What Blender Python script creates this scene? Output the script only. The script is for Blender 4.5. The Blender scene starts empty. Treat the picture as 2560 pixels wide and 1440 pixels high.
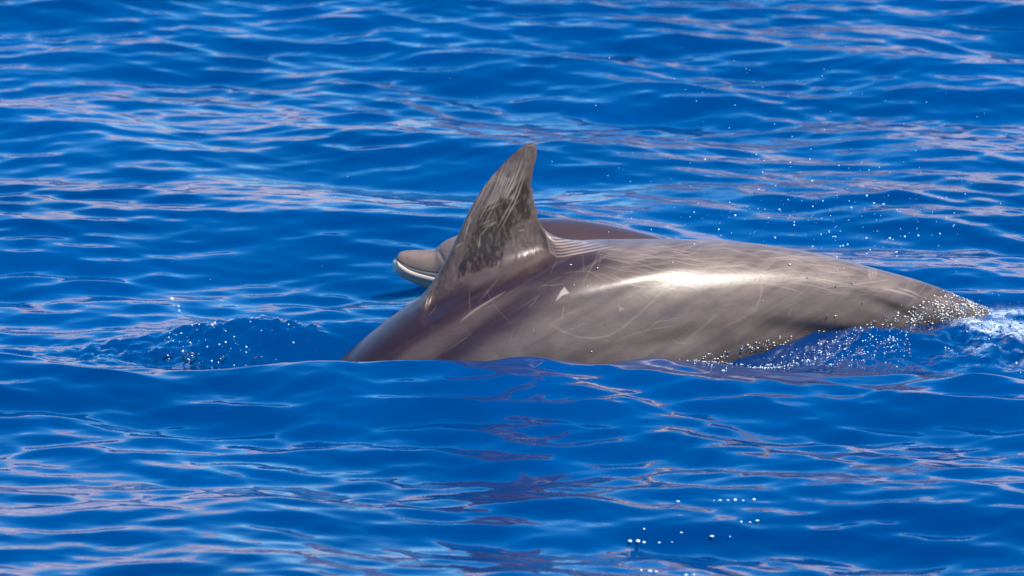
import bpy, math, random
import numpy as np
from mathutils import Vector, Matrix

# ------------------------------------------------------------------ camera, sky, sun, exposure
scene = bpy.context.scene
COL = scene.collection
PITCH = math.radians(13.0)
DIST = 18.0
TARGET = Vector((0.0, 0.0, 0.157))
CAM = TARGET + Vector((0, -math.cos(PITCH), math.sin(PITCH))) * DIST
cam_data = bpy.data.cameras.new('camera')
cam = bpy.data.objects.new('camera', cam_data)
COL.objects.link(cam)
cam.location = CAM
cam.rotation_euler = (math.pi / 2 - PITCH, 0, 0)
cam_data.sensor_width = 36.0
cam_data.lens = 36.0 * DIST / 2.56
cam_data.clip_start = 0.5
cam_data.clip_end = 20000
cam_data.dof.use_dof = True
cam_data.dof.focus_distance = DIST - 0.1
cam_data.dof.aperture_fstop = 6.3
scene.camera = cam

SUN_DIR = Vector((0.46, -0.27, 0.84)).normalized()
world = bpy.data.worlds.new('World')
scene.world = world
world.use_nodes = True
wn = world.node_tree
wn.nodes.clear()
sky = wn.nodes.new('ShaderNodeTexSky')
sky.sky_type = 'NISHITA'
sky.sun_disc = False
sky.sun_elevation = math.asin(SUN_DIR.z)
sky.sun_rotation = math.atan2(SUN_DIR.x, SUN_DIR.y)
sky.air_density = 1.0
sky.dust_density = 0.1
sky.ozone_density = 4.0
bg = wn.nodes.new('ShaderNodeBackground')
bg.inputs['Strength'].default_value = 0.15
wo = wn.nodes.new('ShaderNodeOutputWorld')
hs = wn.nodes.new('ShaderNodeHueSaturation')
hs.inputs['Saturation'].default_value = 1.45
wn.links.new(sky.outputs[0], hs.inputs['Color'])
wn.links.new(hs.outputs[0], bg.inputs[0])
wn.links.new(bg.outputs[0], wo.inputs[0])

sun_data = bpy.data.lights.new('sun', 'SUN')
sun_data.energy = 4.0
sun_data.angle = math.radians(0.53)
sun_data.color = (1.0, 0.92, 0.80)
sun = bpy.data.objects.new('sun', sun_data)
sun.rotation_euler = SUN_DIR.to_track_quat('Z', 'Y').to_euler()
sun.location = (0, 0, 30)
COL.objects.link(sun)

scene.view_settings.view_transform = 'Standard'
scene.view_settings.look = 'None'
scene.view_settings.exposure = 1.02
scene.view_settings.gamma = 1.0
scene.view_settings.use_curve_mapping = False
scene.cycles.use_denoising = True
scene.cycles.max_bounces = 8
scene.cycles.caustics_reflective = False
scene.cycles.caustics_refractive = False
scene.cycles.sample_clamp_indirect = 6.0

RNG = np.random.default_rng(11)
random.seed(5)
CP, SP = math.cos(PITCH), math.sin(PITCH)
camv = np.array(CAM)
FWD = np.array([0, CP, -SP]); UP = np.array([0, SP, CP]); RIGHT = np.array([1.0, 0, 0])
K = DIST * 1000.0       # reference: 1000 units of side elevation per metre at the animals


def project(P):
    d = np.asarray(P) - camv
    w = d @ FWD
    return 1280 + (d @ RIGHT) / w * K, 720 - (d @ UP) / w * K


def ray(px, py):
    px = np.asarray(px, float); py = np.asarray(py, float)
    return FWD + np.outer((px - 1280) / K, RIGHT) - np.outer((py - 720) / K, UP)


def on_vplane(px, py, p0, nrm):
    d = ray(px, py)
    t = ((np.asarray(p0) - camv) @ nrm) / (d @ nrm)
    return camv + d * t[:, None]


def on_level(px, py, z=0.0):
    d = ray(px, py)
    t = (z - camv[2]) / d[:, 2]
    return camv + d * t[:, None]


# ------------------------------------------------------------------ helpers
def smooth(x, a, b):
    t = np.clip((x - a) / (b - a), 0, 1)
    return t * t * (3 - 2 * t)


def gauss(x, m, s):
    return np.exp(-((x - m) / s) ** 2)


def pchip(xq, x, y):
    """smooth shape-keeping interpolation"""
    x = np.asarray(x, float); y = np.asarray(y, float); xq = np.asarray(xq, float)
    h = np.diff(x); d = np.diff(y) / h
    m = np.zeros_like(y)
    for i in range(1, len(x) - 1):
        if d[i - 1] * d[i] > 0:
            w1 = 2 * h[i] + h[i - 1]; w2 = h[i] + 2 * h[i - 1]
            m[i] = (w1 + w2) / (w1 / d[i - 1] + w2 / d[i])
    m[0] = d[0]; m[-1] = d[-1]
    i = np.clip(np.searchsorted(x, xq) - 1, 0, len(x) - 2)
    t = (xq - x[i]) / h[i]
    return ((2 * t**3 - 3 * t**2 + 1) * y[i] + (t**3 - 2 * t**2 + t) * h[i] * m[i]
            + (-2 * t**3 + 3 * t**2) * y[i + 1] + (t**3 - t**2) * h[i] * m[i + 1])


def catmull(pts, n):
    """resample a polyline smoothly to n points, even in length"""
    P = np.asarray(pts, float)
    Q = np.vstack([2 * P[0] - P[1], P, 2 * P[-1] - P[-2]])
    out = []
    for i in range(1, len(Q) - 2):
        p0, p1, p2, p3 = Q[i - 1], Q[i], Q[i + 1], Q[i + 2]
        t = np.linspace(0, 1, 12, endpoint=False)[:, None]
        out.append(0.5 * (2 * p1 + (p2 - p0) * t + (2 * p0 - 5 * p1 + 4 * p2 - p3) * t**2 + (-p0 + 3 * p1 - 3 * p2 + p3) * t**3))
    out = np.vstack(out + [P[-1:]])
    L = np.concatenate([[0], np.cumsum(np.linalg.norm(np.diff(out, axis=0), axis=1))])
    q = np.linspace(0, L[-1], n)
    return np.stack([np.interp(q, L, out[:, k]) for k in range(out.shape[1])], 1)


def mesh_from(name, verts, faces, smooth_shade=True):
    verts = np.ascontiguousarray(verts, dtype=np.float32); faces = np.ascontiguousarray(faces, dtype=np.int32)
    me = bpy.data.meshes.new(name)
    n, k = faces.shape
    me.vertices.add(len(verts)); me.vertices.foreach_set('co', verts.ravel())
    me.loops.add(n * k); me.loops.foreach_set('vertex_index', faces.ravel())
    me.polygons.add(n)
    me.polygons.foreach_set('loop_start', np.arange(0, n * k, k, dtype=np.int32))
    me.polygons.foreach_set('use_smooth', np.full(n, smooth_shade))
    me.update(calc_edges=True)
    return me


def attr_color(me, name, rgb):
    a = me.attributes.new(name, 'FLOAT_COLOR', 'POINT')
    c = np.ones((len(rgb), 4), np.float32); c[:, :3] = rgb
    a.data.foreach_set('color', c.ravel())


def attr_float(me, name, v):
    a = me.attributes.new(name, 'FLOAT', 'POINT')
    a.data.foreach_set('value', np.ascontiguousarray(v, dtype=np.float32))


def add(name, me, mat=None, parent=None):
    o = bpy.data.objects.new(name, me)
    COL.objects.link(o)
    if mat is not None and me is not None:
        me.materials.clear(); me.materials.append(mat)
    if parent is not None:
        o.parent = parent
    return o


def tag(o, label=None, cat=None, group=None, kind=None):
    if label: o['label'] = label
    if cat: o['category'] = cat
    if group: o['group'] = group
    if kind: o['kind'] = kind
    return o


def new_mat(name):
    m = bpy.data.materials.new(name)
    m.use_nodes = True
    nt = m.node_tree
    return m, nt, nt.nodes['Principled BSDF'], nt.nodes['Material Output']


def icos(sub):
    import bmesh
    bm = bmesh.new()
    bmesh.ops.create_icosphere(bm, subdivisions=sub, radius=1.0)
    v = np.array([p.co[:] for p in bm.verts]); f = np.array([[q.index for q in p.verts] for p in bm.faces])
    bm.free()
    return v, f


def blobs(name, centres, radii, sub=1, squash=None, axes=None):
    """many droplets as one mesh; axes: optional per-drop 3x3"""
    v, f = icos(sub)
    n = len(centres)
    V = np.repeat(v[None], n, 0) * np.asarray(radii)[:, None, None]
    if squash is not None:
        V = V * np.asarray(squash)[:, None, :]
    if axes is not None:
        V = np.einsum('nij,nkj->nki', axes, V)
    V = V + np.asarray(centres)[:, None, :]
    F = f[None] + (np.arange(n) * len(v))[:, None, None]
    return mesh_from(name, V.reshape(-1, 3), F.reshape(-1, 3))


def vnoise(x, y, seed):
    """value noise on arrays"""
    r = np.random.default_rng(seed).random((64, 64))
    xi = np.floor(x).astype(int); yi = np.floor(y).astype(int)
    fx = x - xi; fy = y - yi
    fx = fx * fx * (3 - 2 * fx); fy = fy * fy * (3 - 2 * fy)
    a = r[xi % 64, yi % 64]; b = r[(xi + 1) % 64, yi % 64]; c = r[xi % 64, (yi + 1) % 64]; d = r[(xi + 1) % 64, (yi + 1) % 64]
    return (a * (1 - fx) + b * fx) * (1 - fy) + (c * (1 - fx) + d * fx) * fy


def fbm(x, y, seed, octv=4):
    s = 0; a = 0.5
    for k in range(octv):
        s = s + a * vnoise(x * 2**k + 13.7 * k, y * 2**k + 7.1 * k, seed + k); a *= 0.5
    return s


# ------------------------------------------------------------------ the sea
def axis(dense0, dense1, step, far, growth):
    mid = np.arange(dense0, dense1 + step * 0.5, step)
    def tail(start):
        out = []; p = start; st = step
        while p < far:
            st *= growth; p += st; out.append(p)
        return np.array(out)
    return np.concatenate([-tail(-dense0)[::-1], mid, tail(dense1)])


gx = axis(-1.75, 1.75, 0.0085, 4000, 1.16)
gy = axis(-3.2, 5.4, 0.0125, 4000, 1.16)
GX, GY = np.meshgrid(gx, gy)
sx = np.gradient(gx); sy = np.gradient(gy)
SPX, SPY = np.meshgrid(sx, sy)
SPC = np.maximum(SPX, SPY)


def make_waves():
    W = []
    r = np.random.default_rng(69)
    def band(n, l0, l1, slope, mean, spread):
        for i in range(n):
            lam = l0 * (l1 / l0) ** r.random()
            ang = math.radians(mean + spread * r.normal())
            W.append((lam, ang, slope * math.sqrt(2.0 / n) * (0.6 + 0.8 * r.random()), r.random() * 2 * math.pi))
    band(14, 2.2, 5.0, 0.030, -100, 25)
    band(30, 0.8, 1.7, 0.078, -108, 24)
    band(60, 0.30, 0.8, 0.066, -100, 27)
    band(90, 0.12, 0.30, 0.084, -98, 27)
    band(70, 0.050, 0.12, 0.052, -95, 32)
    return W


WAVES = make_waves()


def local_calm(x, y):
    """the big bodies flatten the chop right beside them"""
    c = 1 - 0.38 * np.exp(-(((x - 0.25) / 1.35) ** 4) - (((y - 0.08) / 0.34) ** 4))
    return c


def shape_terms(x, y):
    """swell beside the animals: crest in front, trough along the flank, bow mound, tail wash"""
    fade = 1 - smooth(x, 0.36, 0.80)
    crest_c = -0.33 + 0.035 * np.sin(2.1 * x + 0.6) + 0.025 * np.sin(5.0 * x)
    crest = 0.047 * np.where(y > crest_c, gauss(y, crest_c, 0.13), gauss(y, crest_c, 0.21)) * fade * (0.86 + 0.14 * np.sin(5.3 * x + 1.0) + 0.10 * np.sin(11 * x + 2) + 0.07 * np.sin(23 * x)) * smooth(x, -0.72, -0.34)
    crest += 0.022 * gauss(y, -0.36 - 0.15 * (x - 1.0) + 0.03 * np.sin(9 * x), 0.12) * smooth(x, 0.4, 0.8)
    crest -= 0.022 * gauss(y, -0.80, 0.22) * (0.25 + 0.75 * smooth(x, -1.1, -0.45))
    trough = -0.045 * gauss(y, -0.04 + 0.12 * (x + 0.2), 0.16) * (1 - smooth(x, 0.55, 0.9)) * smooth(x, -1.2, -0.45)
    mound = 0.052 * np.exp(-((x + 0.66) / 0.20) ** 2 - ((y - 0.12) / 0.11) ** 2)
    mound += 0.030 * np.exp(-((x + 0.36) / 0.24) ** 2 - ((y - 0.22) / 0.12) ** 2)
    wash = 0.031 * np.exp(-((x - 0.78) / 0.30) ** 2 - ((y - 0.08) / 0.13) ** 2) + 0.002 * np.exp(-((x - 1.35) / 0.30) ** 2 - ((y - 0.25) / 0.20) ** 2)
    ph = np.clip((y + 2.75 + 0.25 * np.sin(1.3 * x)) / 1.9, -1, 1)
    swell = 0.060 * 0.5 * (1 + np.cos(np.pi * ph)) * np.exp(-(x / 4.0) ** 2)
    return crest + trough + mound + wash + swell


def turb_mask(x, y):
    """0..1 where the animals have churned the water"""
    a = np.exp(-((x + 0.66) / 0.26) ** 2 - ((y - 0.06) / 0.16) ** 2)
    a = np.maximum(a, 0.8 * np.exp(-((x + 0.95) / 0.25) ** 2 - ((y + 0.03) / 0.12) ** 2))
    b = np.exp(-((x - 1.36) / 0.34) ** 4 - ((y - 0.06) / 0.24) ** 4)
    c = 0.8 * np.exp(-((x - 0.82) / 0.34) ** 2 - ((y - 0.0) / 0.17) ** 2)
    return np.clip(np.maximum(np.maximum(a, b), c), 0, 1)


def sea_xyz(x, y, spc=None):
    z = np.zeros_like(x); dx = np.zeros_like(x); dy = np.zeros_like(x)
    gust = np.clip(0.35 + 1.5 * fbm(x * 0.75 + 31, y * 0.6 + 31, 201, 3), 0.7, 1.65) * (1 + 0.25 * (1 - smooth(y, -0.6, -0.15)))      # cat's paws: rougher and smoother patches
    for lam, ang, slope, ph in WAVES:
        k = 2 * math.pi / lam
        a = slope / k
        cx, cy = math.cos(ang), math.sin(ang)
        t = k * (x * cx + y * cy) + ph
        w = 1.0
        if spc is not None:
            w = np.clip(1.6 - spc * 4.0 / lam, 0, 1)
        if lam < 0.5:
            w = w * gust
        c = np.cos(t); s = np.sin(t)
        z += a * w * c
        dx -= 0.75 * a * w * cx * s
        dy -= 0.75 * a * w * cy * s
    calm = local_calm(x, y)
    z = z * calm + shape_terms(x, y)
    tm = turb_mask(x, y)
    tz = (fbm(x * 16 + 40, y * 13 + 40, 3, 4) - 0.47) * 0.050 + np.abs(fbm(x * 34 + 80, y * 28 + 80, 9, 3) - 0.44) * 0.05
    z = z + tm * tz
    return x + dx * calm, y + dy * calm, z


def sea_z(x, y):
    return sea_xyz(np.asarray(x, float), np.asarray(y, float))[2]


X, Y, Z = sea_xyz(GX, GY, SPC)
ny, nx = GX.shape
idx = np.arange(nx * ny).reshape(ny, nx)
F = np.stack([idx[:-1, :-1], idx[:-1, 1:], idx[1:, 1:], idx[1:, :-1]], -1).reshape(-1, 4)
sea_me = mesh_from('sea', np.stack([X, Y, Z], -1).reshape(-1, 3), F)
# foam: where air is beaten into the water behind the tail, patchy
fx, fy = GX.ravel(), GY.ravel()
foam_zone = np.exp(-((fx - 1.40) / 0.28) ** 4 - ((fy - 0.15 + 0.20 * (fx - 1.2)) / 0.24) ** 4)
fn = fbm(fx * 7 + 20, fy * 8 + 20, 31, 5)
foam = smooth(fn + 0.17 * foam_zone, 0.60, 0.80) * smooth(foam_zone, 0.10, 0.6)
attr_float(sea_me, 'foam', foam)
attr_float(sea_me, 'churn', turb_mask(fx, fy))

m, nt, bsdf, out = new_mat('sea_water')
N, L = nt.nodes, nt.links
tc = N.new('ShaderNodeTexCoord')
mp = N.new('ShaderNodeMapping'); mp.inputs['Scale'].default_value = (1.0, 1.0, 1.0)
L.new(tc.outputs['Object'], mp.inputs[0])
big = N.new('ShaderNodeTexNoise'); big.inputs['Scale'].default_value = 0.9; big.inputs['Detail'].default_value = 3
L.new(mp.outputs[0], big.inputs['Vector'])
ramp = N.new('ShaderNodeValToRGB')
ramp.color_ramp.elements[0].position = 0.3; ramp.color_ramp.elements[0].color = (0.0, 0.017, 0.084, 1)
ramp.color_ramp.elements[1].position = 0.7; ramp.color_ramp.elements[1].color = (0.0, 0.036, 0.138, 1)
L.new(big.outputs['Fac'], ramp.inputs[0])
fa = N.new('ShaderNodeAttribute'); fa.attribute_name = 'foam'
fnz = N.new('ShaderNodeTexNoise'); fnz.inputs['Scale'].default_value = 90; fnz.inputs['Detail'].default_value = 4
L.new(tc.outputs['Object'], fnz.inputs['Vector'])
fm = N.new('ShaderNodeMath'); fm.operation = 'MULTIPLY'
fr = N.new('ShaderNodeMapRange'); fr.inputs[1].default_value = 0.35; fr.inputs[2].default_value = 0.6
L.new(fnz.outputs['Fac'], fr.inputs[0])
L.new(fa.outputs['Fac'], fm.inputs[0]); L.new(fr.outputs[0], fm.inputs[1])
mix = N.new('ShaderNodeMix'); mix.data_type = 'RGBA'
mix.inputs['B'].default_value = (0.62, 0.70, 0.78, 1)
L.new(fm.outputs[0], mix.inputs['Factor']); L.new(ramp.outputs[0], mix.inputs['A'])
N.remove(bsdf)
dif = N.new('ShaderNodeBsdfDiffuse'); glo = N.new('ShaderNodeBsdfGlossy'); fre = N.new('ShaderNodeFresnel'); fre.inputs['IOR'].default_value = 1.58
upn = N.new('ShaderNodeCombineXYZ'); upn.inputs[2].default_value = 1.0
L.new(upn.outputs[0], dif.inputs['Normal'])            # light welling up from below does not follow the ripples
msh = N.new('ShaderNodeMixShader')
L.new(mix.outputs['Result'], dif.inputs['Color'])
L.new(fre.outputs[0], msh.inputs[0]); L.new(dif.outputs[0], msh.inputs[1]); L.new(glo.outputs[0], msh.inputs[2])
L.new(msh.outputs[0], out.inputs['Surface'])
rr = N.new('ShaderNodeMapRange'); rr.inputs[3].default_value = 0.03; rr.inputs[4].default_value = 0.5
L.new(fm.outputs[0], rr.inputs[0]); L.new(rr.outputs[0], glo.inputs['Roughness'])
rip = N.new('ShaderNodeTexNoise'); rip.inputs['Scale'].default_value = 26; rip.inputs['Detail'].default_value = 3
rmp = N.new('ShaderNodeMapping'); rmp.inputs['Scale'].default_value = (0.7, 1.1, 1.0); rmp.inputs['Rotation'].default_value = (0, 0, 0.3)
L.new(tc.outputs['Object'], rmp.inputs[0]); L.new(rmp.outputs[0], rip.inputs['Vector'])
ca = N.new('ShaderNodeAttribute'); ca.attribute_name = 'churn'
cs = N.new('ShaderNodeMapRange'); cs.inputs[3].default_value = 0.0010; cs.inputs[4].default_value = 0.006
L.new(ca.outputs['Fac'], cs.inputs[0])
bump = N.new('ShaderNodeBump'); bump.inputs['Strength'].default_value = 1.0
L.new(cs.outputs[0], bump.inputs['Distance'])
L.new(rip.outputs['Fac'], bump.inputs['Height']); L.new(bump.outputs[0], glo.inputs['Normal']); L.new(bump.outputs[0], fre.inputs['Normal'])
tag(add('sea', sea_me, m), 'deep blue rippled sea surface', 'sea', kind='structure')

# ------------------------------------------------------------------ the rocky coast the water mirrors (far ahead, above the frame)
cn, ch = 140, 14
cu = np.linspace(-1, 1, cn); cv = np.linspace(0, 1, ch)
CU, CV = np.meshgrid(cu, cv)
ridge = 0.55 + 0.75 * fbm(CU * 5 + 30, CU * 0 + 3, 51, 4)
cxw = CU * 900 + 30 * (fbm(CU * 22 + 9, CV * 5 + 9, 52, 4) - 0.5)
cyw = 620 + 130 * CV + 70 * (fbm(CU * 18 + 5, CV * 4 + 5, 53, 4) - 0.5) + 180 * CU**2
czw = -6 + 165 * CV * ridge * (0.35 + 0.65 * smooth(np.abs(CU + 0.05 * np.sin(9 * CU)), 0.0, 0.05))
ci = np.arange(cn * ch).reshape(ch, cn)
cf = np.stack([ci[:-1, :-1], ci[:-1, 1:], ci[1:, 1:], ci[1:, :-1]], -1).reshape(-1, 4)
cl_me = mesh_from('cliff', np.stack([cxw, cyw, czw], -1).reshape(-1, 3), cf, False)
m, nt, bsdf, out = new_mat('hazed_cliff_rock')
N, L = nt.nodes, nt.links
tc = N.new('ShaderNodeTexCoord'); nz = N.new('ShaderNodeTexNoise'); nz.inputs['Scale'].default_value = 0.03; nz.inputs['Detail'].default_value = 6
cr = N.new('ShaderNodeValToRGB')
cr.color_ramp.elements[0].color = (0.34, 0.345, 0.41, 1); cr.color_ramp.elements[1].color = (0.55, 0.475, 0.50, 1)  # haze of the distance mixed into the rock colour as pale lavender
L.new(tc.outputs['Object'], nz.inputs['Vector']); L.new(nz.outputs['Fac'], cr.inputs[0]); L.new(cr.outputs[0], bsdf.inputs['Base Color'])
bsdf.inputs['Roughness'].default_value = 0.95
tag(add('cliff', cl_me, m), 'distant rocky sea cliff, pale lavender with painted haze', 'cliff', kind='structure')

# ------------------------------------------------------------------ skin painting
class Paint:
    """colours a body by its side profile (units of 1/1000 m), both flanks alike"""
    def __init__(self, u, v, base):
        self.u, self.v = u, v
        self.c = np.tile(np.asarray(base, float), (len(u), 1))

    def mixin(self, w, col):
        w = np.clip(w, 0, 1)[:, None]
        self.c = self.c * (1 - w) + np.asarray(col) * w

    def area(self, pts, soft):
        """soft-edged polygon mask"""
        P = np.asarray(pts, float)
        lo, hi = P.min(0) - soft * 2, P.max(0) + soft * 2
        sel = np.where((self.u > lo[0]) & (self.u < hi[0]) & (self.v > lo[1]) & (self.v < hi[1]))[0]
        u, v = self.u[sel], self.v[sel]
        inside = np.zeros(len(sel), bool); dist = np.full(len(sel), 1e9)
        for (x0, y0), (x1, y1) in zip(P, np.roll(P, -1, 0)):
            cond = (y0 > v) != (y1 > v)
            xs = (x1 - x0) * (v - y0) / ((y1 - y0) if y1 != y0 else 1e-9) + x0
            inside ^= cond & (u < xs)
            dist = np.minimum(dist, self._seg(u, v, x0, y0, x1, y1)[0])
        sd = np.where(inside, dist, -dist)
        w = np.zeros(len(self.u)); w[sel] = smooth(sd, -soft, soft)
        return w

    @staticmethod
    def _seg(u, v, x0, y0, x1, y1):
        ex, ey = x1 - x0, y1 - y0
        t = np.clip(((u - x0) * ex + (v - y0) * ey) / (ex * ex + ey * ey + 1e-9), 0, 1)
        return np.hypot(u - x0 - t * ex, v - y0 - t * ey), t

    def line(self, pts, width, strength, col, taper=True):
        P = np.asarray(pts, float)
        if len(P) > 2:
            P = catmull(P, 10)
        lo, hi = P.min(0) - width * 3, P.max(0) + width * 3
        sel = np.where((self.u > lo[0]) & (self.u < hi[0]) & (self.v > lo[1]) & (self.v < hi[1]))[0]
        if not len(sel):
            return
        u, v = self.u[sel], self.v[sel]
        n = len(P) - 1
        best = np.zeros(len(sel))
        for i in range(n):
            d, t = self._seg(u, v, *P[i], *P[i + 1])
            f = (i + t) / n
            tw = np.sin(np.pi * np.clip(f, 0.03, 0.97)) ** 0.5 if taper else 1.0
            best = np.maximum(best, np.exp(-(d / width) ** 2) * tw)
        w = (best * strength)[:, None]
        self.c[sel] = self.c[sel] * (1 - w) + np.asarray(col) * w


def loft(R, Nn, T, Lat, a, b, thetas, expo, fin=None, theta0=0.55):
    """body of rings: R ridge points, Nn dorsal normals, a/b half depth/width; fin = displacement of the ridge per ring"""
    ns, nt_ = len(R), len(thetas)
    C = R - Nn * a[:, None]
    ct, st = np.cos(thetas), np.sin(thetas)
    e = 2.0 / expo
    cc = np.sign(ct) * np.abs(ct) ** e; ss = np.sign(st) * np.abs(st) ** e
    up = a[:, None] * cc[None]; lat = b[:, None] * ss[None]
    finmask = np.zeros((ns, nt_))
    V = C[:, None, :] + up[..., None] * Nn[:, None, :]
    if fin is not None:
        D = np.linalg.norm(fin, axis=1)
        w = smooth(D, 0.0, 0.12)[:, None]
        v = np.clip(1 - np.abs(thetas) / theta0, 0, 1)[None]
        g = v ** 1.55
        yB = b[:, None] * (math.sin(theta0) ** (2.0 / expo))
        th = 0.021 * np.clip(1 - g, 0, 1) ** 0.62 * smooth(D, 0, 0.2)[:, None] + 0.001
        yf = yB * (1 - v) ** 6 + th * (1 - (1 - v) ** 6)
        yf = np.where(v >= 0.9999, 0.0, yf)
        inpatch = (np.abs(thetas) < theta0)[None]
        lat_f = np.sign(thetas)[None] * np.minimum(yf, np.abs(lat) + 0.02)
        lat = np.where(inpatch, lat * (1 - w) + lat_f * w, lat)
        V = V + (np.where(inpatch, g, 0))[..., None] * fin[:, None, :]
        finmask = np.where(inpatch, g * w, 0)
    V = V + lat[..., None] * Lat[None, None, :]
    i = np.arange(ns * nt_).reshape(ns, nt_)
    j = np.concatenate([i, i[:, :1]], 1)
    F = np.stack([j[:-1, :-1], j[:-1, 1:], j[1:, 1:], j[1:, :-1]], -1).reshape(-1, 4)
    return V.reshape(-1, 3), F, finmask.reshape(-1)


def frame_of(P, planeN):
    """tangent and dorsal normal of a ridge curve inside a vertical plane"""
    T = np.gradient(P, axis=0)
    k = np.ones(9) / 9
    for c in range(3):
        T[:, c] = np.convolve(np.pad(T[:, c], 4, mode='edge'), k, mode='valid')
    T /= np.linalg.norm(T, axis=1)[:, None]
    Nn = np.cross(T, planeN)
    Nn *= np.sign(Nn[:, 2:3])
    return T, Nn


def skin_material(name, noise_amt, rough):
    m, nt, bsdf, out = new_mat(name)
    N, L = nt.nodes, nt.links
    at = N.new('ShaderNodeAttribute'); at.attribute_name = 'skin'
    tc = N.new('ShaderNodeTexCoord')
    n1 = N.new('ShaderNodeTexNoise'); n1.inputs['Scale'].default_value = 17; n1.inputs['Detail'].default_value = 7; n1.inputs['Roughness'].default_value = 0.65
    mpn = N.new('ShaderNodeMapping'); mpn.inputs['Scale'].default_value = (0.55, 1, 1.6); mpn.inputs['Rotation'].default_value = (0, 0.45, 0)
    L.new(tc.outputs['Object'], mpn.inputs[0]); L.new(mpn.outputs[0], n1.inputs['Vector'])
    mr = N.new('ShaderNodeMapRange'); mr.inputs[1].default_value = 0.25; mr.inputs[2].default_value = 0.75
    mr.inputs[3].default_value = 1 - noise_amt; mr.inputs[4].default_value = 1 + noise_amt
    L.new(n1.outputs['Fac'], mr.inputs[0])
    vm = N.new('ShaderNodeVectorMath'); vm.operation = 'SCALE'
    L.new(at.outputs['Color'], vm.inputs[0]); L.new(mr.outputs[0], vm.inputs['Scale'])
    L.new(vm.outputs[0], bsdf.inputs['Base Color'])
    ra = N.new('ShaderNodeAttribute'); ra.attribute_name = 'dry'
    rm = N.new('ShaderNodeMapRange'); rm.inputs[3].default_value = rough[0]; rm.inputs[4].default_value = rough[1]
    L.new(ra.outputs['Fac'], rm.inputs[0]); L.new(rm.outputs[0], bsdf.inputs['Roughness'])
    bsdf.inputs['IOR'].default_value = 1.34
    n2 = N.new('ShaderNodeTexNoise'); n2.inputs['Scale'].default_value = 60; n2.inputs['Detail'].default_value = 4
    L.new(tc.outputs['Object'], n2.inputs['Vector'])
    bp = N.new('ShaderNodeBump'); bp.inputs['Strength'].default_value = 0.3; bp.inputs['Distance'].default_value = 0.0012
    L.new(n2.outputs['Fac'], bp.inputs['Height']); L.new(bp.outputs[0], bsdf.inputs['Normal'])
    return m


# ------------------------------------------------------------------ adult dolphin
YAW = math.radians(13.5)
A0 = np.array([0.0, 0.10, 0.0])
AX = np.array([math.cos(YAW), math.sin(YAW), 0.0])
AL = np.array([math.sin(YAW), -math.cos(YAW), 0.0])       # lateral, towards the near flank
# dorsal ridge, by side profile
rid = [(-40, 1640), (120, 1530), (300, 1385), (480, 1240), (640, 1100), (760, 995), (860, 905), (950, 829), (1060, 748), (1150, 694),
       (1250, 648), (1370, 616), (1480, 606), (1600, 603), (1750, 604), (1900, 613), (2050, 637), (2200, 675), (2310, 706), (2400, 741),
       (2480, 780), (2570, 850), (2660, 960), (2740, 1080), (2800, 1180)]
rid = np.array(rid, float)
RP = on_vplane(rid[:, 0], rid[:, 1], A0, AL)
RC = catmull(RP, 1500)
rpx = project(RC)[0]
# ring spacing: dense at fin and visible back
def spaced(x0, x1, n):
    return np.linspace(x0, x1, n, endpoint=False)
FX0, FX1 = 1015.0, 1470.0
qx = np.concatenate([spaced(rpx[0] + 1, 820, 50), spaced(820, FX0, 60), spaced(FX0, FX1, 420), spaced(FX1, 2520, 330), spaced(2520, rpx[-1] - 1, 40)])
R = np.stack([np.interp(qx, rpx, RC[:, k]) for k in range(3)], 1)
Tb, Nb = frame_of(RC, AL)
Nb = np.stack([np.interp(qx, rpx, Nb[:, k]) for k in range(3)], 1); Nb /= np.linalg.norm(Nb, axis=1)[:, None]
hx = [-41, 10, 60, 150, 260, 420, 640, 860, 1060, 1300, 1500, 1700, 1900, 2100, 2250, 2400, 2480, 2560, 2660, 2740, 2801]
ha = [.012, .035, .045, .075, .13, .165, .20, .225, .24, .25, .245, .225, .19, .150, .120, .085, .068, .052, .035, .020, .006]
hb = [.012, .035, .042, .075, .12, .155, .185, .21, .22, .225, .222, .202, .168, .118, .085, .055, .045, .05, .15, .24, .10]
a = pchip(qx, hx, ha); b = pchip(qx, hx, hb)
# dorsal fin outline, by side profile, front of base to tip to rear of base
fin_o = [(1015, 786), (1040, 764), (1065, 738), (1082, 711), (1097, 683), (1115, 652), (1135, 612), (1152, 574), (1170, 533), (1187, 501), (1208, 468), (1228, 442),
         (1252, 415), (1281, 386), (1300, 370), (1318, 360), (1332, 357.5), (1340, 363), (1342, 374), (1342, 388), (1340, 400), (1330, 401), (1322, 406),
         (1332, 413), (1333.5, 422), (1331, 436), (1330, 448), (1320, 457), (1322, 466), (1333, 474), (1332, 482), (1321, 489), (1336, 496), (1335, 502),
         (1319, 508), (1340, 513), (1338, 522), (1340, 531), (1346, 550), (1354, 566), (1368, 580), (1395, 594), (1430, 602), (1470, 606.5)]
fo = np.array(fin_o, float)
seg = np.concatenate([[0], np.cumsum(np.linalg.norm(np.diff(fo, axis=0), axis=1))]); seg /= seg[-1]
infin = (qx >= FX0) & (qx <= FX1)
fq = (qx[infin] - FX0) / (FX1 - FX0)
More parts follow.
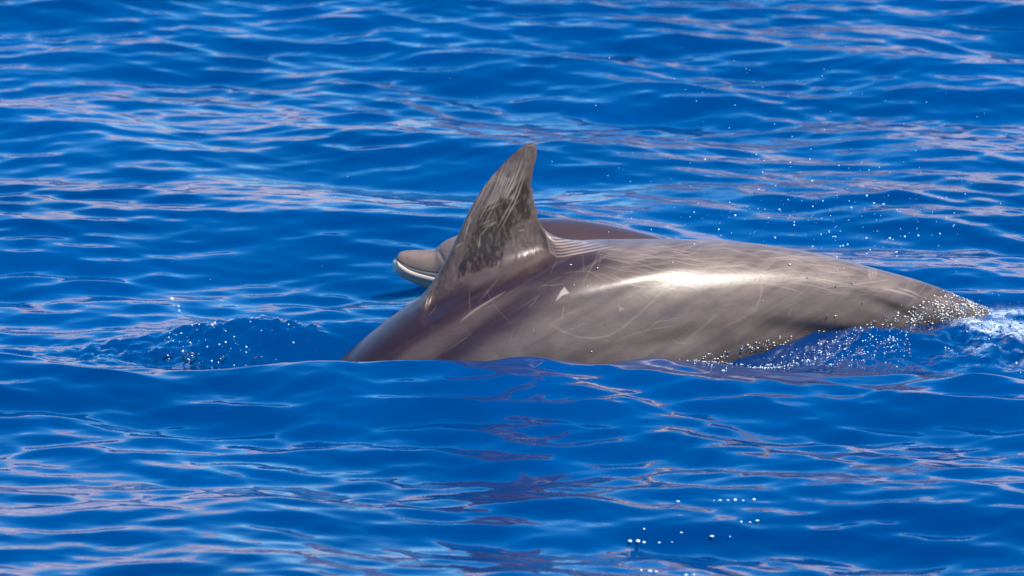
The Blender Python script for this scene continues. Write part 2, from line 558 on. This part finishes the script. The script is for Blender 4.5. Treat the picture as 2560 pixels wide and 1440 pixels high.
# the tip grows from the front part of the base so the rear edge keeps its nicks
tip_s = seg[[i for i, q in enumerate(fin_o) if q == (1332, 357.5)][0]]
fq = pchip(fq, [0, 0.18, 0.40, 0.7, 1], [0, 0.30, tip_s, 0.5 + 0.5 * tip_s, 1])
ou = np.interp(fq, seg, fo[:, 0]); ov = np.interp(fq, seg, fo[:, 1])
OC = on_vplane(ou, ov, A0, AL)
fin = np.zeros_like(R); fin[infin] = OC - R[infin]
edge = smooth(qx, FX0, FX0 + 14) * (1 - smooth(qx, FX1 - 14, FX1))
fin *= edge[:, None]
TH0 = 0.50
th = np.concatenate([np.linspace(-math.pi, -TH0, 46, endpoint=False), np.linspace(-TH0, 0, 42, endpoint=False),
                     np.linspace(0, TH0, 74, endpoint=False), np.linspace(TH0, 2.2, 150, endpoint=False), np.linspace(2.2, math.pi, 20, endpoint=False)])
V, Fc, finm = loft(R, Nb, None, AL, a, b, th, 2.15, fin, TH0)
# hollows of the tail stock on both flanks
side = (V - A0) @ AL
Vm = V + np.where(side < 0, -2 * side, 0)[:, None] * AL
u, v = project(Vm)
nsd = np.sign(side)
def hollow(cx, cy, lx, ly, ang, depth):
    global V
    c, s = math.cos(math.radians(ang)), math.sin(math.radians(ang))
    du, dv = u - cx, v - cy
    p = (du * c + dv * s) / lx; q = (-du * s + dv * c) / ly
    V = V - (nsd * depth * np.exp(-p**2 - q**2) * (1 - finm))[:, None] * AL
hollow(2060, 836, 150, 24, 8, 0.011)
hollow(2215, 765, 90, 17, 24, 0.008)
hollow(1690, 850, 130, 26, -14, 0.006)
hollow(2140, 730, 170, 40, 14, -0.006)
hollow(1560, 700, 220, 26, -16, -0.006)
me = mesh_from('adult_body', V, Fc)
bm_n = len(V)
P = Paint(u, v, (0.150, 0.122, 0.112))
nz = fbm(u / 90 + 5, v / 55 + 5, 61, 4)
along = (u * math.cos(math.radians(31)) - v * math.sin(math.radians(31)))       # along the streaming direction
across = (u * math.sin(math.radians(31)) + v * math.cos(math.radians(31)))
strk = fbm(along / 260 + 9, across / 16 + 9, 64, 5)
# paler lower flank
P.mixin(0.85 * P.area([(1090, 960), (1230, 880), (1330, 800), (1420, 745), (1560, 690), (1750, 660), (1960, 650), (2110, 660), (2260, 730), (2120, 800), (1900, 850),
                (1700, 960)], 60), (0.245, 0.210, 0.182))
P.mixin(0.5 * P.area([(1440, 960), (1500, 880), (1640, 850), (1800, 850), (1860, 890), (1700, 960)], 40), (0.30, 0.265, 0.235))
# dark cape under and ahead of the fin
P.mixin(0.95 * P.area([(830, 940), (840, 930), (1060, 740), (1200, 690), (1330, 640), (1500, 625), (1530, 650), (1420, 720), (1330, 790), (1220, 860), (1120, 930)], 30), (0.046, 0.027, 0.038))
# pale blaze
P.mixin(0.9 * P.area([(985, 900), (1060, 848), (1160, 790), (1260, 740), (1310, 722), (1270, 755), (1190, 815), (1110, 870), (1060, 912), (990, 915)], 13) * (0.35 + 0.65 * smooth(strk, 0.38, 0.54)), (0.34, 0.285, 0.24))
P.mixin(0.35 * P.area([(1170, 700), (1250, 672), (1340, 640), (1380, 640), (1280, 690), (1180, 720)], 14), (0.24, 0.215, 0.205))
# upper back behind the fin, rubbed pale
P.mixin(0.50 * P.area([(1440, 595), (1750, 590), (1950, 608), (2120, 645), (2300, 700), (2230, 720), (2080, 690), (1900, 676), (1700, 668), (1560, 650)], 22), (0.33, 0.295, 0.262))
P.mixin(0.28 * smooth(strk, 0.50, 0.68) * smooth(u, 1050, 1500), (0.29, 0.25, 0.22))
P.mixin(0.25 * smooth(1 - strk, 0.55, 0.70), (0.09, 0.075, 0.07))
P.mixin(0.30 * smooth(nz, 0.52, 0.70), (0.10, 0.085, 0.08))
# fin: grey-brown, darker wet field
fin_all = P.area(fo, 6) * smooth(finm, 0.02, 0.2)
P.mixin(0.75 * fin_all, (0.165, 0.122, 0.104))
wob = 14 * (fbm(u / 22, v / 22, 71, 4) - 0.47)
keep_u, keep_v = P.u, P.v
P.u, P.v = u + wob * 1.4, v + wob * 1.2
wet = P.area([(1140, 698), (1148, 668), (1168, 622), (1190, 560), (1216, 520), (1250, 500), (1290, 455), (1326, 440), (1328, 500), (1322, 535), (1300, 560), (1276, 570), (1280, 596), (1262, 612), (1256, 640), (1240, 660), (1196, 676)], 4)
P.u, P.v = keep_u, keep_v
P.mixin(0.94 * wet * smooth(fbm(u / 14, v / 22, 77, 4) + 0.25 * smooth(v, 520, 620), 0.18, 0.36), (0.046, 0.027, 0.017))
P.mixin(0.38 * P.area([(1230, 470), (1260, 410), (1310, 366), (1338, 372), (1330, 400), (1300, 440), (1250, 500), (1205, 520)], 16) * smooth(fbm(u / 9, v / 30, 79, 4), 0.35, 0.6), (0.34, 0.30, 0.265))
P.mixin(0.45 * fin_all * smooth(fbm(u / 7, v / 10, 83, 4), 0.46, 0.58), (0.09, 0.065, 0.055))
P.mixin(0.35 * fin_all * smooth(fbm(u / 6 + 40, v / 12, 87, 4), 0.50, 0.60), (0.30, 0.25, 0.21))
# ---- rake marks and scratches
SC = (0.56, 0.51, 0.45)
lrng = random.Random(4)
for k in range(7):       # ladder of rakes behind the fin
    x0 = 1366 + k * 2.2; y0 = 582 + k * 8
    P.line([(x0, y0), (x0 + 14, y0 + 12), (x0 + 50, y0 + 12 - k), (x0 + 70 + 14 * k, y0 + 8 - 3.6 * k)], 1.9, 0.95, SC)
P.line([(1366, 580), (1369, 600), (1376, 628), (1382, 636)], 2.0, 0.7, SC)
for k in range(26):      # long rakes on the fin
    x0 = 1225 + lrng.random() * 95; y0 = 385 + lrng.random() * 60; ln = 50 + lrng.random() * 110
    P.line([(x0, y0), (x0 - 0.18 * ln, y0 + 0.5 * ln), (x0 - 0.45 * ln, y0 + ln)], 1.3, 0.25 + 0.5 * lrng.random(), SC)
for k in range(8):
    y0 = 445 + k * 6
    P.line([(1258 - 1.5 * k, y0 + 3), (1294 - k, y0 + 2 + k)], 1.6, 0.8, SC)
for k in range(7):
    x0 = 1212 + k * 7
    P.line([(x0, 466 - k * 9), (x0 + 18, 472 - k * 9)], 1.2, 0.4, SC)
for (x0, y0, x1, y1) in [(1208, 520, 1240, 500), (1210, 528, 1260, 505), (1200, 562, 1240, 546), (1205, 570, 1244, 552), (1196, 622, 1201, 590), (1199, 590, 1222, 566), (1222, 566, 1242, 556),
                         (1160, 600, 1176, 545), (1168, 548, 1180, 552), (1135, 620, 1160, 606), (1290, 520, 1262, 528), (1300, 500, 1275, 522), (1294, 577, 1313, 575)]:
    P.line([(x0, y0), (x1, y1)], 1.6, 0.6, SC)
for k in range(210):      # fine long scratches on the upper back
    x0 = 1480 + lrng.random() * 620; yb = np.interp(x0, rid[:, 0], rid[:, 1]) + 8 + lrng.random() * 90
    ln = 40 + lrng.random() * 130; sl = lrng.gauss(0.05, 0.12); bow = lrng.gauss(0, 6)
    P.line([(x0, yb), (x0 + ln / 2, yb + sl * ln / 2 + bow), (x0 + ln, yb + sl * ln)], 0.9 + 0.5 * lrng.random(), 0.10 + 0.30 * lrng.random(), SC)
for k in range(60):      # hair scratches anywhere on the flank
    x0 = 1050 + lrng.random() * 1250; yb = np.interp(x0, rid[:, 0], rid[:, 1]) + 30 + lrng.random() * 230
    ln = 25 + lrng.random() * 90; an = lrng.gauss(-0.6, 0.5)
    P.line([(x0, yb), (x0 + ln / 2 * math.cos(an), yb + ln / 2 * math.sin(an) + lrng.gauss(0, 4)), (x0 + ln * math.cos(an), yb + ln * math.sin(an))], 1.1, 0.10 + 0.22 * lrng.random(), SC)
for pts, w_, s_ in [([(1535, 692), (1590, 702), (1640, 690), (1690, 670)], 1.6, .55), ([(1530, 685), (1580, 712), (1640, 716), (1700, 700)], 1.6, .5),
                    ([(1680, 690), (1690, 705), (1720, 714), (1750, 722)], 2.2, .6), ([(1685, 676), (1680, 700), (1686, 712)], 1.8, .6),
                    ([(1376, 812), (1430, 838), (1480, 846), (1530, 836), (1580, 800), (1640, 745), (1670, 715)], 1.8, .42),
                    ([(1150, 806), (1180, 780), (1220, 755), (1262, 730)], 1.8, .65), ([(1905, 705), (1902, 740), (1890, 770)], 2.6, .3),
                    ([(2172, 670), (2176, 700)], 2.4, .6), ([(2180, 668), (2184, 700)], 2.0, .6), ([(2188, 670), (2190, 695)], 1.8, .5),
                    ([(2204, 719), (2250, 730), (2288, 743)], 2.0, .75), ([(2245, 720), (2275, 728), (2297, 738)], 1.8, .7),
                    ([(2330, 735), (2370, 755), (2430, 765)], 1.8, .6), ([(2335, 742), (2380, 765), (2425, 772)], 1.6, .5), ([(2390, 765), (2440, 775)], 1.6, .5),
                    ([(1540, 850), (1620, 825), (1700, 812)], 1.4, .3), ([(1720, 850), (1760, 815), (1790, 790)], 2.4, .28), ([(1410, 760), (1404, 800)], 1.6, .3)]:
    P.line(pts, w_, s_, SC)
P.mixin(0.85 * P.area([(1411, 717), (1422, 732), (1405, 738), (1388, 752), (1400, 730)], 2.0), (0.62, 0.58, 0.54))
P.mixin(0.6 * P.area([(1545, 764), (1560, 772), (1550, 778)], 2.0), (0.52, 0.48, 0.45))
P.mixin(0.55 * gauss(u, 2060, 150) * gauss(v - (u - 2060) * 0.12, 838, 18), (0.035, 0.028, 0.024))  # shade and wet of the lower hollow painted dark into the skin
P.mixin(0.45 * gauss(u, 2215, 90) * gauss(v - (u - 2215) * 0.42, 765, 12), (0.06, 0.05, 0.045))  # same painted shade along the upper hollow
attr_color(me, 'skin', P.c * np.array([0.52, 0.425, 0.37]))
attr_float(me, 'dry', np.clip(0.5 + 0.5 * strk - 0.9 * wet, 0, 1))
adult = add('dolphin', None)
adult.location = (0.0, 0.10, 0.0)
tag(adult, 'large grey scratched dolphin arching its back with tall nicked dorsal fin', 'dolphin')
body = add('body', me, skin_material('adult_skin', 0.26, (0.25, 0.38)), adult)
body.matrix_parent_inverse = Matrix.Translation((0.0, -0.10, 0.0))
adult_V, adult_u, adult_v, adult_side = V, u, v, side
print('adult verts', len(V))

# ------------------------------------------------------------------ calf behind
CY = 0.62
C0 = np.array([0.0, CY, 0.0])
CL = np.array([0.0, -1.0, 0.0])
top = np.array([(981.5, 658), (982.5, 653), (985, 649.5), (989, 646.5), (991.5, 643), (993.5, 639), (998, 633.5), (1004, 630), (1012, 628), (1024, 627), (1057, 627), (1080, 626.5), (1088, 625), (1093, 621),
                (1106, 609), (1120, 601), (1139, 593), (1170, 580), (1210, 566), (1260, 556), (1310, 550), (1350, 548), (1400, 548), (1450, 552), (1500, 559), (1560, 571),
                (1640, 592), (1740, 636), (1860, 730), (2000, 850), (2150, 1000), (2280, 1120), (2400, 1230), (2480, 1290)], float)
bot = np.array([(981.5, 658), (982.5, 666), (985, 673), (989, 679), (995, 684.5), (1008, 693), (1029, 702.5), (1050, 711), (1074, 720.5), (1110, 736), (1150, 756), (1200, 785), (1300, 830),
                (1400, 850), (1560, 880), (1740, 900), (1860, 940), (2000, 1010), (2150, 1100), (2280, 1180), (2400, 1256), (2480, 1296)], float)
wid = np.array([(981.5, 0.5), (982.5, 8), (985, 14), (990, 20), (1000, 27), (1020, 34), (1050, 42), (1080, 51), (1100, 60), (1139, 84), (1180, 100), (1260, 118), (1400, 130), (1560, 126),
                (1740, 105), (1860, 88), (2000, 64), (2150, 40), (2240, 26), (2330, 60), (2400, 150), (2480, 60)], float)
cq = np.concatenate([981.5 + 12 * (np.linspace(0, 1, 30, endpoint=False) ** 2) + 0.05, spaced(993.5, 1160, 150), spaced(1160, 1660, 130), spaced(1660, 2478, 60)])
tv = pchip(cq, top[:, 0], top[:, 1]); bv = pchip(cq, bot[:, 0], bot[:, 1]); wv = pchip(cq, wid[:, 0], wid[:, 1]) / 1000
PT = on_vplane(cq, tv, C0, CL); PB = on_vplane(cq, bv, C0, CL)
cth = np.concatenate([np.linspace(-math.pi, 0, 50, endpoint=False), np.linspace(0, math.pi, 130, endpoint=False)])
mouth = np.array([(981, 652), (986, 648), (991, 647.6), (1001.7, 654), (1022, 665.7), (1043, 673), (1064, 677.5), (1095, 682), (1125, 684), (1150, 680)], float)
mv = pchip(np.clip(cq, 981, 1150), mouth[:, 0], mouth[:, 1])
PM = on_vplane(cq, mv, C0, CL)
a_c = (PT[:, 2] - PB[:, 2]) / 2
Cc = (PT + PB) / 2
# beak: rings of two lobes meeting at the mouth line; further back one oval
ct, st = np.cos(cth), np.sin(cth)
VC = np.zeros((len(cq), len(cth), 3))
for i in range(len(cq)):
    zt, zb, zm = PT[i, 2], PB[i, 2], PM[i, 2]
    z = Cc[i, 2] + a_c[i] * ct
    bx_ = 1 - float(smooth(cq[i], 1080, 1180))
    ex_ = np.where(ct < 0, 0.92 - 0.42 * bx_, 0.92 - 0.22 * bx_)
    y = wv[i] * np.sign(st) * np.abs(st) ** ex_
    VC[i, :, 0] = PT[i, 0] * (0.5 + 0.5 * ct) + PB[i, 0] * (0.5 - 0.5 * ct)
    VC[i, :, 1] = CY - y
    VC[i, :, 2] = z
zz = VC[..., 2]; beak = (1 - smooth(cq, 1100, 1150))[:, None] * smooth(cq, 990, 996)[:, None]
dm = (zz - PM[:, 2][:, None]) * 1000
grv = beak * np.exp(-((dm - 0.6) / 1.9) ** 2)
lip = beak * (np.exp(-((dm + 10) / 8.0) ** 2) * 0.0042)
yy = VC[..., 1] - CY
VC[..., 1] = CY + yy * (1 - 0.12 * grv) + np.sign(yy) * lip
# crease between beak and forehead, eye bulge
ucal, vcal = project(VC.reshape(-1, 3)); shp = VC.shape[:2]
uc, vc = ucal.reshape(shp), vcal.reshape(shp)
dcr = ((uc - 1092) - (vc - 622) * 0.55)
crease = np.exp(-(dcr / 6) ** 2) * (1 - smooth(vc, 630, 668)) * smooth(uc, 1080, 1090)
VC[..., 1] = CY + (VC[..., 1] - CY) * (1 - 0.10 * crease)
# small fin of the calf (low behind the adult)
finc = np.zeros((len(cq), 3))
cfo = np.interp(cq, [1800, 1860, 1915, 1940, 1946, 1975], [0, 0.055, 0.105, 0.115, 0.03, 0])
finx = np.interp(cq, [1800, 1915, 1940, 1975], [0, 0.02, 0.03, 0])
vv = np.clip(1 - np.abs(cth) / 0.5, 0, 1); g = vv ** 1.5
wf = smooth(cfo, 0, 0.03)[:, None]
VC[..., 2] += g[None] * cfo[:, None]; VC[..., 0] += g[None] * finx[:, None]
VC[..., 1] = CY + (VC[..., 1] - CY) * (1 - wf * smooth(vv, 0, 0.3)[None] * 0.85)
Vc = VC.reshape(-1, 3)
ii = np.arange(len(Vc)).reshape(shp); jj = np.concatenate([ii, ii[:, :1]], 1)
Fq = np.stack([jj[:-1, :-1], jj[:-1, 1:], jj[1:, 1:], jj[1:, :-1]], -1).reshape(-1, 4)
cme = mesh_from('calf_body', Vc, Fq)
uc, vc = uc.ravel(), vc.ravel()
PC = Paint(uc, vc, (0.27, 0.235, 0.215))
mline = np.interp(uc, mouth[:, 0], mouth[:, 1])
dmv = vc - mline
bk = 1 - smooth(uc, 1110, 1200)
PC.mixin(0.55 * smooth(-(vc - 632), -4, 5) * bk, (0.19, 0.155, 0.14))
PC.mixin(0.35 * smooth(fbm(uc / 14, vc / 14, 91, 4), 0.45, 0.6) * bk, (0.33, 0.28, 0.25))
PC.mixin(smooth(dmv, 1.0, 2.5) * bk, (0.86, 0.80, 0.72))
PC.mixin(0.92 * np.exp(-((dmv - 0.6) / 1.9) ** 2) * bk * smooth(uc, 989, 993), (0.035, 0.028, 0.025))
jaw_shade_edge = np.interp(uc, [981, 990, 1010, 1040, 1074, 1110], [672, 676, 680, 688, 695, 702])
PC.mixin(0.35 * smooth(vc - jaw_shade_edge, -5, 8) * smooth(dmv, 2, 6) * bk, (0.24, 0.235, 0.25))  # cool shade of the jaw's underside painted into the skin
PC.line([(1012, 645), (1017, 645.5), (1023, 643)], 1.0, 0.75, (0.05, 0.04, 0.04))
PC.line([(1095, 632), (1105, 642), (1112, 651)], 1.6, 0.5, (0.55, 0.5, 0.46))
PC.line([(1100, 625), (1112, 630), (1124, 632)], 2.6, 0.4, (0.13, 0.12, 0.13))
PC.mixin(smooth(uc, 1170, 1300) * (1 - 0.6 * smooth(vc, 640, 760)), (0.085, 0.062, 0.070))
attr_color(cme, 'skin', PC.c * np.array([0.60, 0.48, 0.41]))
attr_float(cme, 'dry', np.clip(1 - smooth(uc, 1150, 1300), 0, 1))
calf = add('dolphin_calf', None)
calf.location = (0.0, CY, 0.0)
tag(calf, 'small dolphin calf with pale short beak raised behind the nicked fin', 'dolphin')
cb = add('body', cme, skin_material('calf_skin', 0.12, (0.22, 0.55)), calf)
cb.matrix_parent_inverse = Matrix.Translation((0.0, -CY, 0.0))
m_eye, nt, bsdf, out = new_mat('eye_black')
bsdf.inputs['Base Color'].default_value = (0.012, 0.010, 0.010, 1); bsdf.inputs['Roughness'].default_value = 0.08
ev, ef = icos(3)
for s in (1, -1):
    e0 = on_vplane([1162], [668], C0, CL)[0]
    ew = float(np.interp(1162, cq, wv))
    eo = add('eye', mesh_from('eye', ev * 0.011, ef), m_eye, calf)
    eo.location = (e0[0], -s * (ew * 0.90), e0[2])

# ------------------------------------------------------------------ water drops
m_drop, nt, bsdf, out = new_mat('water_drop')
bsdf.inputs['Base Color'].default_value = (0.90, 0.95, 1.0, 1)
bsdf.inputs['Roughness'].default_value = 0.12
bsdf.inputs['IOR'].default_value = 1.33
bsdf.inputs['Transmission Weight'].default_value = 0.25

m_bead, nt, bsdf, out = new_mat('water_bead')
bsdf.inputs['Base Color'].default_value = (0.97, 0.98, 1.0, 1)
bsdf.inputs['Roughness'].default_value = 0.10
bsdf.inputs['IOR'].default_value = 1.33
bsdf.inputs['Transmission Weight'].default_value = 0.92
# near-flank skin to place the runoff on
nv = np.empty(len(adult_V) * 3, np.float32); me.vertices.foreach_get('normal', nv); nv = nv.reshape(-1, 3)
near = np.where(adult_side > 0.005)[0]
wl_x = [1660, 1700, 1800, 1900, 2000, 2100, 2200, 2300, 2400, 2490]
wl_y = [914, 906, 890, 868, 858, 845, 834, 815, 795, 770]
wl_w = [4, 8, 12, 13, 14, 18, 26, 40, 52, 40]
drng = np.random.default_rng(8)
U, VV = adult_u[near], adult_v[near]
ly = np.interp(U, wl_x, wl_y); lw = np.interp(U, wl_x, wl_w)
dens = np.where((U > 1660) & (U < 2490), np.exp(-((VV - ly + lw * 0.25) / (lw * 0.85)) ** 2), 0)
dens = np.maximum(dens, 0.35 * np.where((U > 2385) & (U < 2495), gauss(VV, np.interp(U, rid[:, 0], rid[:, 1]) + 6, 9), 0))
dens += 0.035 * gauss(U, 2050, 130) * gauss(VV - (U - 2060) * 0.1, 832, 16)
dens += 0.0011 * ((U > 1300) & (U < 2400) & (VV < 910))
dens *= 0.25 + 0.75 * (fbm(U / 14, VV / 9, 121, 3) > 0.42)
pick = near[drng.random(len(near)) < dens * 0.40]
print('runoff drops', len(pick))
pc = V[pick] + drng.normal(0, 0.0018, (len(pick), 3))
nn = nv[pick]
t1 = np.cross(nn, [0, 0, 1.0]); t1 /= np.linalg.norm(t1, axis=1)[:, None]; t2 = np.cross(nn, t1)
axs = np.stack([t1, t2, nn], -1)
rad = 0.0010 + 0.0016 * drng.random(len(pick)) ** 2
sq = np.stack([1 + 0.8 * drng.random(len(pick)), 0.8 + 0.3 * drng.random(len(pick)), 0.55 + 0.3 * drng.random(len(pick))], 1)
m_glint, nt, bsdf, out = new_mat('water_glint')
bsdf.inputs['Base Color'].default_value = (0.95, 0.86, 0.70, 1); bsdf.inputs['Roughness'].default_value = 0.15  # golden sun glint put into the bead colour
bsdf.inputs['IOR'].default_value = 1.33; bsdf.inputs['Transmission Weight'].default_value = 0.3
ro = blobs('water_runoff', pc, rad, 1, sq, axs)
ro.materials.append(m_glint); ro.materials.append(m_bead)
nf = len(ro.polygons) // len(pc)
ro.polygons.foreach_set('material_index', np.repeat((drng.random(len(pc)) < 0.5).astype(np.int32), nf))
tag(add('water_runoff', ro), 'glittering beads of water running off the large dolphin\'s lower flank', 'water drops', kind='stuff')

# spray in the air behind and above the tail stock
def air(n, cx, cy, sx_, sy_, r0, r1, y0=0.1, y1=1.0):
    px = drng.normal(cx, sx_, n); py = drng.normal(cy, sy_, n); yy = y0 + (y1 - y0) * drng.random(n)
    d = ray(px, py); t = (yy - camv[1]) / d[:, 1]
    Q = camv + d * t[:, None]
    rr = 0.95 * (r0 + (r1 - r0) * drng.random(n) ** 3)
    ok = Q[:, 2] > sea_z(Q[:, 0], Q[:, 1]) + 0.01
    return Q[ok], rr[ok]
sets = [air(90, 2000, 480, 170, 70, .0006, .0024), air(150, 2120, 575, 200, 50, .0006, .0028), air(70, 1900, 220, 330, 100, .0005, .0016), air(45, 1620, 520, 190, 90, .0005, .0015),
        air(30, 2300, 380, 150, 120, .0005, .0018), air(14, 720, 640, 200, 120, .0005, .0013)]
AQ = np.vstack([q for q, _ in sets]); AR = np.concatenate([r for _, r in sets])
order = np.argsort(-AR); AQ, AR = AQ[order], AR[order]
NB = 40
tag(add('spray', blobs('spray', AQ[NB:], AR[NB:], 2), m_drop), 'fine spray of tiny white drops hanging over the tail stock', 'spray', kind='stuff')
dv, df = icos(3)
for k in range(NB):
    w_ = 1 + 0.10 * np.sin(3 * dv[:, :1] + k) + 0.10 * np.sin(4 * dv[:, 2:] + 2 * k)
    o = add('water_drop', mesh_from('water_drop', dv * w_ * AR[k], df), m_drop)
    o.location = AQ[k]
    tag(o, 'round white water drop flying through the air among the fine spray', 'water drop', 'water drops flying over the dolphins')
for px, py, r, lab in [(430, 748, .0046, 'largest white water drop hanging over open sea ahead of the bow wave'),
                       (446, 766, .0027, 'small white water drop just below the largest drop, upper of two'),
                       (448, 777, .0027, 'small white water drop over open sea, lowest under the largest drop')]:
    q = on_vplane([px], [py], (0, 0.1, 0), np.array([0, -1.0, 0]))[0]
    w_ = 1 + 0.10 * np.sin(3 * dv[:, :1] + px) + 0.10 * np.sin(4 * dv[:, 2:] + py)
    o = add('water_drop', mesh_from('water_drop', dv * w_ * r, df), m_drop); o.location = q
    tag(o, lab, 'water drop')

# froth thrown up behind the tail: beads and blobs riding on the churned water
n = 2600
bx = drng.normal(1.40, 0.13, n); by = drng.normal(0.15, 0.11, n) - 0.25 * (bx - 1.2)
keep = fbm(bx * 7 + 20, by * 8 + 20, 31, 5) + 0.08 * drng.random(n) > 0.55
bx, by = bx[keep], by[keep]
bz = sea_z(bx, by) + 0.001 + 0.012 * drng.random(len(bx)) ** 3
br = 0.0006 + 0.0018 * drng.random(len(bx)) ** 3
n2 = 700
ex = 0.45 + 0.55 * drng.random(n2); ey = np.interp(ex, [0.42, 0.62, 0.8, 1.0], [-0.16, -0.06, 0.02, 0.08]) + drng.normal(0, 0.055, n2) - 0.03
ez = sea_z(ex, ey) + 0.0008; er = 0.0008 + 0.0016 * drng.random(n2) ** 3
FQ = np.concatenate([np.stack([bx, by, bz], 1), np.stack([ex, ey, ez], 1)]); FR = np.concatenate([br, er])
tag(add('foam', blobs('foam', FQ, FR, 1), m_drop), 'white frothing foam where the tail stock meets the water', 'foam', kind='stuff')

# bubbles on the bow swell
mb, nt, bsdf, out = new_mat('bubble_film')
N, L = nt.nodes, nt.links
N.remove(bsdf)
tr = N.new('ShaderNodeBsdfTransparent'); gl = N.new('ShaderNodeBsdfGlossy'); gl.inputs['Roughness'].default_value = 0.10
lw_ = N.new('ShaderNodeLayerWeight'); lw_.inputs['Blend'].default_value = 0.25
mx = N.new('ShaderNodeMixShader'); L.new(lw_.outputs['Fresnel'], mx.inputs[0]); L.new(tr.outputs[0], mx.inputs[1]); L.new(gl.outputs[0], mx.inputs[2]); L.new(mx.outputs[0], out.inputs['Surface'])
bub = [(475, 893, .017), (420, 900, .013), (530, 868, .010), (545, 866, .009), (570, 867, .009), (578, 870, .007), (470, 872, .007), (392, 906, .009), (505, 905, .008), (590, 900, .008), (640, 893, .007), (450, 880, .006), (610, 880, .006), (555, 895, .009)]
for px, py, r in bub:
    q = on_level([px], [py], 0.03)[0]
    for _ in range(3):
        q = on_level([px], [py], float(sea_z(q[0:1], q[1:2])[0]))[0]
    o = add('bubble', mesh_from('bubble', dv * [1, 1, 0.8] * r, df), mb); o.location = q
    tag(o, 'clear air bubble on the dark swell ahead of the large dolphin', 'bubble', 'bubbles on the bow swell')
n3 = 150
hx_ = drng.normal(-0.74, 0.10, n3); hy_ = drng.normal(0.03, 0.06, n3)
hz_ = sea_z(hx_, hy_) + 0.001; hr_ = 0.0006 + 0.0020 * drng.random(n3) ** 3
tag(add('bow_froth', blobs('bow_froth', np.stack([hx_, hy_, hz_], 1), hr_, 2), m_drop), 'sparkling froth beads among the bubbles on the bow swell', 'froth', kind='stuff')

# sun glints on the swell in front, modelled as small white blobs
fl = [(1695, 1253, 3), (1785, 1251, 3), (1800, 1250, 3), (1820, 1250, 3), (1838, 1249, 5), (1858, 1251, 3), (1885, 1248, 5), (1853, 1304, 5), (1875, 1305, 3), (1893, 1301, 4),
      (1610, 1322, 3), (1703, 1331, 3), (1780, 1340, 5), (1825, 1341, 3), (1575, 1352, 5), (1595, 1352, 6), (1610, 1355, 4), (1648, 1356, 3), (1680, 1355, 3), (1603, 1425, 3),
      (1625, 1427, 4), (1640, 1428, 4), (1715, 1437, 4), (1735, 1436, 3), (1645, 946, 3), (1672, 948, 3), (1808, 926, 4), (1654, 947, 2)]
fq_ = on_level([q[0] for q in fl], [q[1] for q in fl], 0.0)
for _ in range(4):
    zz_ = sea_z(fq_[:, 0], fq_[:, 1])
    d_ = ray([q[0] for q in fl], [q[1] for q in fl]); fq_ = camv + d_ * ((zz_ - camv[2]) / d_[:, 2])[:, None]
fr_ = np.array([q[2] for q in fl]) * 0.00060 * (0.7 + 0.5 * drng.random(len(fl)))
tag(add('glint_flecks', blobs('glint_flecks', fq_, fr_, 2, np.stack([1.1 + 1.3 * drng.random(len(fl)), 2.0 + drng.random(len(fl)), np.full(len(fl), 0.45)], 1)), m_drop),
    'bright white flecks standing in for sun glints on the swell in front of the dolphins', 'froth', kind='stuff')
